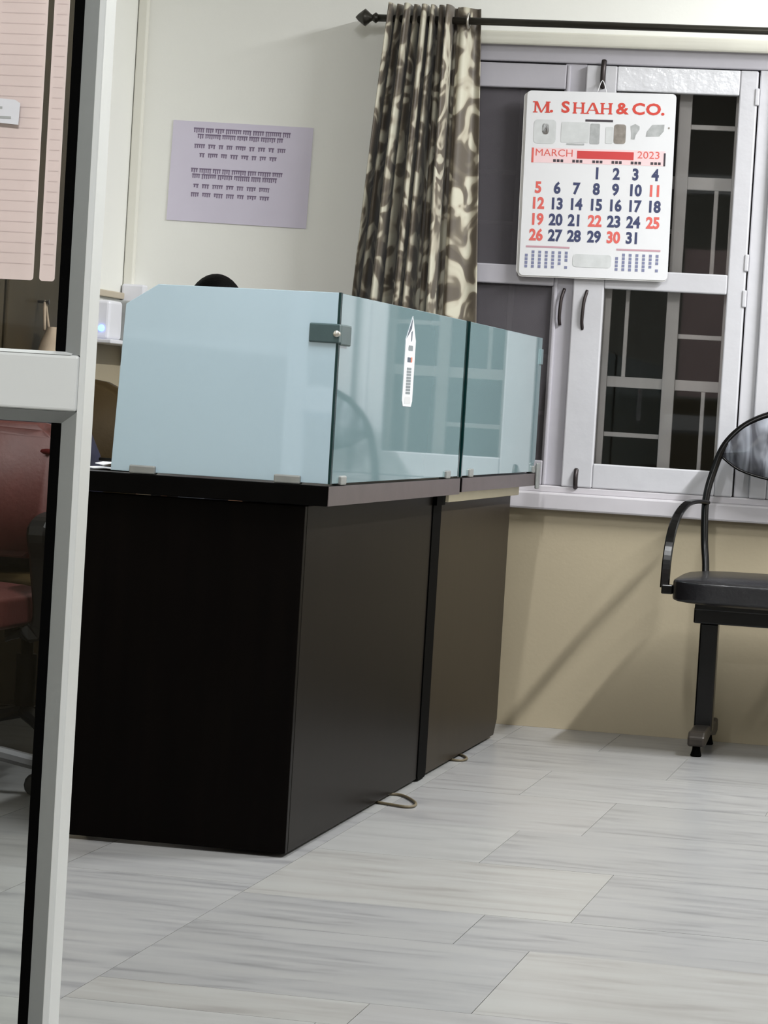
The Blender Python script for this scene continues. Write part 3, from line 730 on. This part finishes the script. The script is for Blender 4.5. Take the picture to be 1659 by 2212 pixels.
# ------------------------------------------------------------------ bench by the window
BX, BY = -0.785, 8.60
be = thing('waiting_bench', 'black padded waiting bench with oval back under the window', 'bench', (BX, BY, 0))
def bl(x, y, z): return (x-BX, y-BY, z)
SEATW = 0.56; SX0 = -0.875; SC0 = SX0+SEATW/2
def bench_seat(off):
    cushion('seat', SEATW, 0.44, 0.078, 0.05, M['leather'], be, bl(SC0+off, 8.52, 0.470), (math.radians(1.0), 0, 0), 0.006)
    cx_ = SC0+off; hw = SC0+0.815
    # arched black frame around the back
    pts = [(-0.215, 8.66, 0.40), (-0.222, 8.70, 0.52), (-0.233, 8.725, 0.60), (-0.238, 8.745, 0.715), (-0.222, 8.765, 0.80), (-0.195, 8.775, 0.875), (-0.140, 8.785, 0.935), (-0.065, 8.79, 0.972), (0, 8.79, 0.982)]
    full = pts + [(-x, y, z) for x, y, z in pts[-2::-1]]
    tube('back_frame', [bl(cx_+x, y, z) for x, y, z in full], 0.011, M['steel_black'], be, 6, n=10)
    top = catmull([(-0.208, 0.850), (-0.195, 0.870), (-0.140, 0.928), (-0.065, 0.964), (0, 0.974), (0.065, 0.964), (0.140, 0.928), (0.195, 0.870), (0.208, 0.850)][0:0] or [Vector((x, 0, z)) for x, z in ((-0.210, 0.846), (-0.195, 0.870), (-0.140, 0.928), (-0.065, 0.964), (0, 0.974), (0.065, 0.964), (0.140, 0.928), (0.195, 0.870), (0.210, 0.846))], 4)
    bot = catmull([Vector((x, 0, z)) for x, z in ((0.210, 0.846), (0.150, 0.806), (0.065, 0.784), (0, 0.780), (-0.065, 0.784), (-0.150, 0.806), (-0.210, 0.846))], 4)
    poly = [(v.x, v.z) for v in top[:-1]] + [(v.x, v.z) for v in bot[:-1]]
    bm = bmesh.new()
    def yb(x, z): return 8.775 + 0.05*(0.9-z)*(-1) - 0.02*(1-(x/0.21)**2)
    A = [bm.verts.new(bl(cx_+x, yb(x, z), z)) for x, z in poly]; c = bm.verts.new(bl(cx_, yb(0, 0.875), 0.875))
    mid = [bm.verts.new(bl(cx_+x*0.5, yb(x*.5, .875+(z-.875)*.5), .875+(z-.875)*.5)) for x, z in poly]
    n = len(poly)
    for i in range(n):
        j = (i+1) % n; bm.faces.new((A[i], A[j], mid[j], mid[i])); bm.faces.new((mid[i], mid[j], c))
    o = link('backrest', to_mesh('backrest', bm, True), M['meshback'], be); q = o.modifiers.new('t', 'SOLIDIFY'); q.thickness = 0.006; q.offset = 0
    bpts = [bl(cx_+v.x, yb(v.x, v.z)-0.002, v.z) for v in bot]
    tube('backrest_rim', bpts, 0.004, M['steel_black'], be, 0, n=8)
    # armrest loops either side (flat bar)
    for sg in (-1, 1):
        ap = [(-0.236, 8.738, 0.705), (-0.256, 8.68, 0.708), (-0.278, 8.60, 0.700), (-0.292, 8.50, 0.668), (-0.300, 8.44, 0.615), (-0.304, 8.41, 0.545), (-0.305, 8.40, 0.468)]
        P = [bl(cx_+(-sg)*x*-1 if False else cx_+(x if sg < 0 else -x), y, z) for x, y, z in ap]
        tube('armrest', P, 0.0, M['steel_black'], be, 6, ref=(1, 0, 0), prof=rect(0.026, 0.011, 0.3))
        xa = cx_ + sg*0.296
        box('armrest_tab', bl(xa-0.016, 0, 0)[0], bl(xa+0.016, 0, 0)[0], 8.38-BY, 8.42-BY, 0.452, 0.478, M['steel_black'], be, 0.003)
bench_seat(0.0); bench_seat(0.62)
box('beam', -0.045, 1.28, -0.03, 0.03, 0.364, 0.410, M['steel_black'], be, 0.004)
for off in (0.0, 0.62):
    for y in (-0.17, 0.05): box('seat_support', SC0-BX-0.22+off, SC0-BX+0.22+off, y, y+0.035, 0.410, 0.434, M['steel_black'], be, 0.003)
for lx in (0.0, 1.19):
    box('leg', lx-0.026, lx+0.026, -0.026, 0.026, 0.055, 0.366, M['steel_black'], be, 0.005)
    prism('foot', [(-0.20, 0.030), (-0.205, 0.055), (-0.185, 0.072), (-0.15, 0.070), (-0.06, 0.075), (0.06, 0.075), (0.15, 0.072), (0.19, 0.080), (0.205, 0.060), (0.20, 0.036), (0.16, 0.030), (0.0, 0.045), (-0.15, 0.026)], lx-0.024, lx+0.024, M['bronze'], be, 'yz', 0.006)
    for gy in (-0.175, 0.172):
        lathe('glide', [(0.014, 0.0), (0.016, 0.004), (0.012, 0.018), (0.010, 0.036)], M['black'], be, 12, (lx, gy, 0))

# ------------------------------------------------------------------ glass door (near left)
DY, K = 3.6, 0.9
def dz(z): return 0.928+(z-0.928)*K
door = bpy.data.objects.new('door_1', None); COL.objects.link(door); door.location = (-1.117, DY, 0); struct(door, 'white aluminium framed glass door at the left')
xr_, xl_, xg, xk = 0.0, -0.0085, -0.032, -0.046     # stile face right, face/bead, bead/gasket, gasket/glass
DW, DTOP = 0.86, 2.10
box('stile', xl_, xr_, -0.022, 0.022, 0.012, DTOP, M['alu'], door, 0.0015)
box('stile', -DW, -DW+0.055, -0.022, 0.022, 0.012, DTOP, M['alu'], door, 0.0015)
Z1, Z0 = dz(0.972), dz(0.894)
box('lock_rail', -DW+0.055, xl_-0.0005, -0.021, 0.022, Z0, Z1, M['alu'], door, 0.004, 3)
box('bottom_rail', -DW+0.055, xl_-0.0005, -0.021, 0.022, 0.012, 0.10, M['alu'], door, 0.003)
box('top_rail', -DW+0.055, xl_-0.0005, -0.021, 0.022, DTOP-0.09, DTOP, M['alu'], door, 0.003)
def vbead(z0, z1):
    # sloping glazing bead: high at the stile face, low at the glass
    prism('glazing_bead', [(xl_, -0.020), (xg, -0.006), (xg, 0.020), (xl_, 0.020)], z0, z1, M['alu_bead_shaded'], door, 'xy')
    box('gasket', xk, xg-0.0002, -0.0055, 0.010, z0+0.004, z1-0.002, M['black'], door, 0.0015)
vbead(Z1, DTOP-0.09); vbead(0.10, Z0)
# bead under the lock rail and on the other rails
prism('glazing_bead', [(-0.020, Z0), (-0.006, Z0-0.015), (0.020, Z0-0.015), (0.020, Z0)], -DW+0.055, xl_-0.002, M['alu_bead_shaded'], door, 'yz')
prism('glazing_bead', [(-0.020, Z1), (-0.006, Z1+0.004), (0.020, Z1+0.004), (0.020, Z1)], -DW+0.055, xl_-0.012, M['alu'], door, 'yz')
prism('glazing_bead', [(-0.020, 0.10), (-0.006, 0.115), (0.020, 0.115), (0.020, 0.10)], -DW+0.055, xl_-0.002, M['alu_bead_shaded'], door, 'yz')
box('pane', -DW+0.05, xg-0.004, 0.000, 0.005, Z1-0.005, DTOP-0.085, M['doorglass'], door)
box('pane', -DW+0.05, xg-0.004, 0.000, 0.005, 0.095, Z0+0.005, M['doorglass'], door)
box('pivot', -0.05, -0.01, -0.012, 0.012, 0.0, 0.012, M['dark_gap_fitting'], door); box('pivot', -DW+0.01, -DW+0.05, -0.012, 0.012, 0.0, 0.012, M['dark_gap_fitting'], door)

# pink ruled sheets pasted inside the upper pane
def pink(label, x0, x1, z0, z1):
    t = thing('pink_notice', label, 'notice', ((x0+x1)/2, DY+0.0055, z0)); w = (x1-x0)/2
    prism('sheet', rrect(-w, w, 0, z1-z0, 0.004), 0.0, 0.0008, M['pinkpaper'], t, 'xz')
    rr = []; z = 0.02; r_ = random.Random(int(w*1e4))
    while z < z1-z0-0.01:
        rr.append((-w+0.004 if w < 0.03 else w-0.06, w-0.003, z, z+0.0010)); z += 0.013
    o = flat_rects('ruled_lines', rr, -0.0003, M['ink_rule'], t); o['kind'] = 'stuff'
    return t
zb_ = dz(1.073)
pink('wide pink ruled paper sheet pasted behind the upper door glass', -1.117-0.40, -1.2005, zb_, 1.75)
pink('narrow pink paper strip between the pink sheet and the door stile', -1.1925, -1.1725, zb_, 1.75)
st = thing('paper_label', 'small white label stuck on the pink sheet', 'label', (-1.255, DY-0.0006, dz(1.288)))
prism('label_paper', [(-0.08, 0.006), (0.026, -0.001), (0.027, 0.026), (0.02, 0.030), (-0.08, 0.036)], 0.0, 0.0005, M['whiteplastic'], st, 'xz')
flat_rects('print_line', [(-0.07, 0.016, 0.006, 0.009), (-0.07, 0.004, 0.018, 0.021)], -0.0003, M['ink_grey'], st)['kind'] = 'stuff'

# ------------------------------------------------------------------ office chairs behind the counter
def office_chair(label, loc, rotz, up_mat, back_top, seat_z, bw, piping=None, round_=0.10, base='greyplastic'):
    t = thing('office_chair', label, 'chair', loc, rotz)
    cushion('seat', 0.47, 0.46, 0.09, 0.08, up_mat, t, (0, 0, seat_z-0.045), (0, 0, 0), 0.012)
    bh = back_top-seat_z-0.06
    # rounded upright back, built facing -y
    bm = bmesh.new(); poly = rrect(-bw/2, bw/2, 0, bh, round_, 6)
    A = [bm.verts.new((x, 0.18+0.06*(z/bh)+0.05*(x/(bw/2))**2*-1, z+seat_z+0.06)) for x, z in poly]
    B = [bm.verts.new((x, 0.25+0.06*(z/bh)+0.05*(x/(bw/2))**2*-1, z+seat_z+0.06)) for x, z in poly]
    n = len(poly); bm.faces.new(A); bm.faces.new(B[::-1])
    for i in range(n): bm.faces.new((A[(i+1) % n], A[i], B[i], B[(i+1) % n]))
    bmesh.ops.recalc_face_normals(bm, faces=bm.faces[:]); bmesh.ops.bevel(bm, geom=[e for e in bm.edges if all(len(f.verts) > 4 or True for f in e.link_faces) and abs(e.verts[0].co.y-e.verts[1].co.y) < 0.04], offset=0.016, segments=3, affect='EDGES')
    bk = link('backrest', to_mesh('backrest', bm, True), up_mat, t)
    if piping:
        zr_ = (back_top-0.065-seat_z-0.06)/bh; tube('piping', [(bw/2*q, 0.18+0.06*zr_-0.05*q*q, back_top-0.065) for q in (-0.98, -0.75, -0.5, -0.25, 0, 0.25, 0.5, 0.75, 0.98)], 0.007, piping, bk, 3, ref=(0, 0, 1), n=8)
    box('back_spine', -0.03, 0.03, 0.235, 0.262, seat_z-0.07, seat_z+0.2, M['darkplastic'], t, 0.005)
    box('under_plate', -0.12, 0.12, -0.10, 0.262, seat_z-0.105, seat_z-0.088, M['darkplastic'], t, 0.004)
    for sg in (-1, 1):
        x = sg*0.265
        tube('armrest', [(x*0.7, 0.0, seat_z-0.097), (x, 0.0, seat_z-0.08), (x, -0.03, seat_z+0.06), (x, -0.06, seat_z+0.14), (x, 0.05, seat_z+0.165), (x, 0.19, seat_z+0.15)], 0.0, M['darkplastic'], t, 5, ref=(1, 0, 0), prof=rect(0.045, 0.022, 0.3))
    lathe('column', [(0.026, 0.10), (0.026, seat_z*0.55), (0.016, seat_z*0.55), (0.016, seat_z-0.10)], M[base], t, 14)
    for k in range(5):
        a = 2*math.pi*k/5+0.3; c, s = math.cos(a), math.sin(a)
        tube('base_leg', [(0.015*c, 0.015*s, 0.115), (0.14*c, 0.14*s, 0.10), (0.26*c, 0.26*s, 0.075)], 0.0, M[base], t, 4, ref=(0, 0, 1), prof=rect(0.03, 0.045, 0.3))
        bm = bmesh.new(); add_lathe(bm, [(0.020, -0.018), (0.025, -0.014), (0.025, 0.014), (0.020, 0.018)], 14, (0, 0, 0), 'y')
        w = link('caster', to_mesh('caster', bm, True), M['darkplastic'], t, (0.26*c, 0.26*s, 0.0255)); w.rotation_euler = (0, 0, a)
        tube('caster_stem', [(0.26*c, 0.26*s, 0.045), (0.26*c, 0.26*s, 0.08)], 0.008, M['darkplastic'], t, 0, n=8)
    return t
office_chair('red-brown upholstered office chair seen through the lower door glass', (-2.34, 6.42, 0), 0.0, M['red'], 0.842, 0.47, 0.44, M['red2'], 0.05)
office_chair('brown round-backed office chair between the door and the frosted glass', (-2.345, 7.16, 0), 0.0, M['brown'], 0.952, 0.47, 0.40, None, 0.15, 'darkplastic')
# navy backpack standing on the brown chair
nv = thing('backpack', 'dark navy cloth bag standing on the brown round-backed chair', 'bag', (-2.33, 7.06, 0.478))
def bag_mesh(w, d, h, x0=0, y0=0, z0=0):
    bm = bmesh.new(); bmesh.ops.create_uvsphere(bm, u_segments=24, v_segments=16, radius=1.0)
    for v in bm.verts:
        x, y, z = v.co; f = lambda t, p: math.copysign(abs(t)**p, t)
        k = 1-0.22*max(0, z)
        v.co = (x0+f(x, 0.7)*w/2*k+0.004*math.sin(z*9+y*5), y0+f(y, 0.8)*d/2*k, z0+h/2+f(z, 0.6)*h/2)
    return to_mesh('body', bm, True)
link('body', bag_mesh(0.36, 0.20, 0.42), M['navy'], nv); link('pocket', bag_mesh(0.26, 0.06, 0.20, 0, -0.105, 0.03), M['navy'], nv)
tube('handle', [(-0.03, 0, 0.41), (-0.02, 0, 0.445), (0.02, 0, 0.445), (0.03, 0, 0.41)], 0.006, M['navy'], nv, 5, n=8)

# shelf, white device with blue light, grey box, switch box
sh = tag(box('wall_shelf', XL, XL+0.11, 8.40, 8.86, 1.062, 1.074, M['whiteplastic'], None, 0.003), 'thin white wall shelf in the corner behind the counter', 'shelf')
dv = thing('white_device', 'white upright device with a glowing blue light on the corner shelf', 'device', (XL+0.05, 8.515, 1.074))
box('casing', -0.035, 0.035, -0.06, 0.07, 0.0, 0.115, M['whiteplastic'], dv, 0.010, 3)
lathe('indicator_light', [(0.010, -0.063), (0.010, -0.058)], M['led'], dv, 14, (0.012, 0, 0.032), 'y')
gb = tag(box('grey_box', XL+0.004, XL+0.10, 8.62, 8.84, 1.0745, 1.195, M['greybox'], None, 0.006), 'grey metal box on the corner shelf behind the white device', 'box')
sb = thing('switch_box', 'white electrical switch box on the wall above the frosted glass corner', 'switch box', (-2.62, YW, 1.13))
box('casing', -0.035, 0.036, -0.045, -0.0005, 0.0, 0.122, M['whiteplastic'], sb, 0.006)
box('side_plug', 0.037, 0.080, -0.03, -0.0005, 0.075, 0.103, M['olive'], sb, 0.006)

# beige bag on the panelling
bg = thing('cloth_bag', 'beige cloth bag hung on the dark panelling seen through the upper door glass', 'bag', (XL+0.031, 7.95, 0.86))
bm = bmesh.new(); add_lathe(bm, [(0.02, 0.0), (0.045, 0.01), (0.055, 0.06), (0.052, 0.13), (0.040, 0.19), (0.022, 0.225), (0.018, 0.23)], 14, (0.058, 0, 0))
for v in bm.verts: v.co.y += 0.3*(v.co.y)+0.012*math.sin(v.co.z*31+v.co.x*40); v.co.x = 0.003+(v.co.x)*0.75
link('pouch', to_mesh('pouch', bm, True), M['bag'], bg); tube('handle', [(0.03, -0.02, 0.22), (0.02, 0, 0.30), (0.03, 0.02, 0.22)], 0.004, M['bag'], bg, 5, n=8)
lathe('hook', [(0.004, 0.0), (0.004, 0.03), (0.008, 0.032)], M['dark_gap_fitting'], bg, 10, (0, 0, 0.298), 'x')

# ------------------------------------------------------------------ seated person behind the counter
pe = thing('person', 'person with short black hair seated behind the frosted glass', 'person', (-2.14, 8.0, 0)); pe.rotation_euler = (0, 0, math.radians(-90))
def skin(name, verts, edges, material, parent, root=0, sub=2):
    me = bpy.data.meshes.new(name); me.from_pydata([v[:3] for v in verts], edges, []); o = link(name, me, material, parent)
    o.modifiers.new('skin', 'SKIN'); sv = me.skin_vertices[0].data
    for i, v in enumerate(verts):
        r = v[3]; sv[i].radius = (r if not isinstance(r, tuple) else r[0], r if not isinstance(r, tuple) else r[1]); sv[i].use_root = (i == root)
    s = o.modifiers.new('sub', 'SUBSURF'); s.levels = sub; s.render_levels = sub
    for p in me.polygons: p.use_smooth = True
    o.modifiers['skin'].use_smooth_shade = True
    return o
# facing +x; pelvis at origin
V = [(-0.06, 0, 0.52, 0.13), (-0.07, 0, 0.66, 0.12), (-0.06, 0, 0.80, 0.13), (-0.05, 0, 0.92, 0.12), (-0.04, 0, 1.00, 0.055), (-0.02, 0, 1.05, 0.052)]
E_ = [(0, 1), (1, 2), (2, 3), (3, 4), (4, 5)]
def chain(start, pts):
    last = start
    for p in pts: V.append(p); E_.append((last, len(V)-1)); last = len(V)-1
    return last
hands = []
for sg in (-1, 1):
    chain(0, [(0.00, sg*0.10, 0.51, 0.085), (0.22, sg*0.12, 0.52, 0.075), (0.34, sg*0.12, 0.50, 0.058), (0.33, sg*0.12, 0.30, 0.052), (0.30, sg*0.12, 0.10, 0.038), (0.31, sg*0.12, 0.045, 0.038), (0.40, sg*0.12, 0.035, 0.033)])
    h = chain(3, [(-0.04, sg*0.17, 0.93, 0.062), (0.0, sg*0.21, 0.80, 0.048), (0.04, sg*0.23, 0.69, 0.042), (0.13, sg*0.19, 0.66, 0.036), (0.22, sg*0.14, 0.630, 0.026), (0.26, sg*0.13, 0.628, 0.024), (0.30, sg*0.125, 0.626, 0.022)])
body = skin('body', V, E_, M['skin'], pe)
for sg in (-1, 1):
    for k, L in enumerate((0.065, 0.075, 0.070, 0.055)):
        y = sg*(0.125-0.024+k*0.016)
        skin('finger', [(0.295, y, 0.626, 0.009), (0.295+L*0.5, y, 0.625, 0.0085), (0.295+L*0.85, y, 0.605, 0.008), (0.295+L, y, 0.590, 0.007)], [(0, 1), (1, 2), (2, 3)], M['skin'], body, 0, 1)
    skin('thumb', [(0.25, sg*0.11, 0.626, 0.011), (0.285, sg*0.085, 0.618, 0.010), (0.310, sg*0.078, 0.606, 0.008)], [(0, 1), (1, 2)], M['skin'], body, 0, 1)
# head: shaped ellipsoid with nose, chin, ears
bm = bmesh.new(); bmesh.ops.create_uvsphere(bm, u_segments=24, v_segments=16, radius=1.0)
for v in bm.verts:
    x, y, z = v.co; nx, ny, nz = x*0.095, y*0.074, z*0.112
    if z < 0: ny *= 1-0.28*(-z); nx *= 1-0.10*(-z)
    if x > 0.85 and -0.45 < z < 0.15: nx += 0.022*math.exp(-(y/0.16)**2)*(1-(abs(z+0.2)/0.4))
    v.co = (nx-0.01, ny, nz+1.143)
link('head', to_mesh('head', bm, True), M['skin'], body)
for sg in (-1, 1):
    bm = bmesh.new(); bmesh.ops.create_uvsphere(bm, u_segments=10, v_segments=8, radius=1.0)
    for v in bm.verts: v.co = (v.co.x*0.018-0.015, v.co.y*0.010+sg*0.074, v.co.z*0.030+1.138)
    link('ear', to_mesh('ear', bm, True), M['skin'], body)
    bm = bmesh.new(); bmesh.ops.create_uvsphere(bm, u_segments=10, v_segments=8, radius=0.011)
    for v in bm.verts: v.co += Vector((0.070, sg*0.031, 1.150))
    link('eye', to_mesh('eye', bm, True), M['eye'], body)
bm = bmesh.new(); bmesh.ops.create_uvsphere(bm, u_segments=28, v_segments=18, radius=1.0)
dead = [v for v in bm.verts if v.co.z < (-0.35 if v.co.x < 0.1 else 0.35)]; bmesh.ops.delete(bm, geom=dead, context='VERTS')
for v in bm.verts: v.co = (v.co.x*0.104-0.014, v.co.y*0.084, v.co.z*0.118+1.145)
ho = link('hair', to_mesh('hair', bm, True), M['hair'], pe)
V2 = [(-0.06, 0, 0.50, 0.145), (-0.07, 0, 0.66, 0.135), (-0.06, 0, 0.80, 0.145), (-0.05, 0, 0.915, 0.13), (-0.045, 0, 0.965, 0.075)]
E2 = [(0, 1), (1, 2), (2, 3), (3, 4)]
V, E_ = V2, E2
for sg in (-1, 1): chain(3, [(-0.04, sg*0.17, 0.93, 0.070), (0.0, sg*0.21, 0.80, 0.058), (0.03, sg*0.226, 0.73, 0.054)])
skin('shirt', V, E_, M['shirt'], pe)
V = [(-0.06, 0, 0.50, 0.14)]; E_ = []
for sg in (-1, 1): chain(0, [(0.00, sg*0.10, 0.51, 0.092), (0.22, sg*0.12, 0.52, 0.082), (0.345, sg*0.12, 0.50, 0.066), (0.333, sg*0.12, 0.30, 0.060), (0.30, sg*0.12, 0.10, 0.050)])
skin('trousers', V, E_, M['trousers'], pe)
# plain stool under the person
sl = thing('office_stool', 'black round stool under the person behind the counter', 'stool', (-2.14, 8.06, 0))
lathe('seat', [(0.15, 0.295), (0.175, 0.31), (0.175, 0.35), (0.15, 0.365), (0.05, 0.368)], M['leather'], sl, 24)
lathe('column', [(0.022, 0.06), (0.022, 0.30)], M['steel_black'], sl, 12)
lathe('base', [(0.19, 0.0), (0.195, 0.012), (0.16, 0.03), (0.04, 0.065), (0.02, 0.07)], M['steel_black'], sl, 24)

# ------------------------------------------------------------------ ceiling tube lights (out of frame)
for i, (x, y, rz, wt) in enumerate(LAMPS):
    t = thing('ceiling_light', 'white ceiling tube light ' + ('over the waiting bench', 'over the near counter unit', 'over the open floor right of the counter', 'on the near side of the glass door')[i], 'tube light', (x, y, LAMP_Z), math.radians(rz), 'ceiling tube lights')
    box('housing', -0.62, 0.62, -0.045, 0.045, 0.02, 0.07, M['whiteplastic'], t, 0.006)
    bm = bmesh.new(); add_sweep(bm, [Vector((-0.6, 0, 0)), Vector((0.6, 0, 0))], circ(0.014, 10), (0, 0, 1)); link('tube', to_mesh('tube', bm, True), M['tube'], t)
    la = bpy.data.lights.new('tube_lamp', 'AREA'); la.shape = 'RECTANGLE'; la.size = 1.2; la.size_y = 0.08; la.energy = wt; la.color = (0.965, 0.985, 1.0)
    lo = bpy.data.objects.new('tube_lamp', la); COL.objects.link(lo); lo.parent = t; lo.location = (0, 0, -0.02)
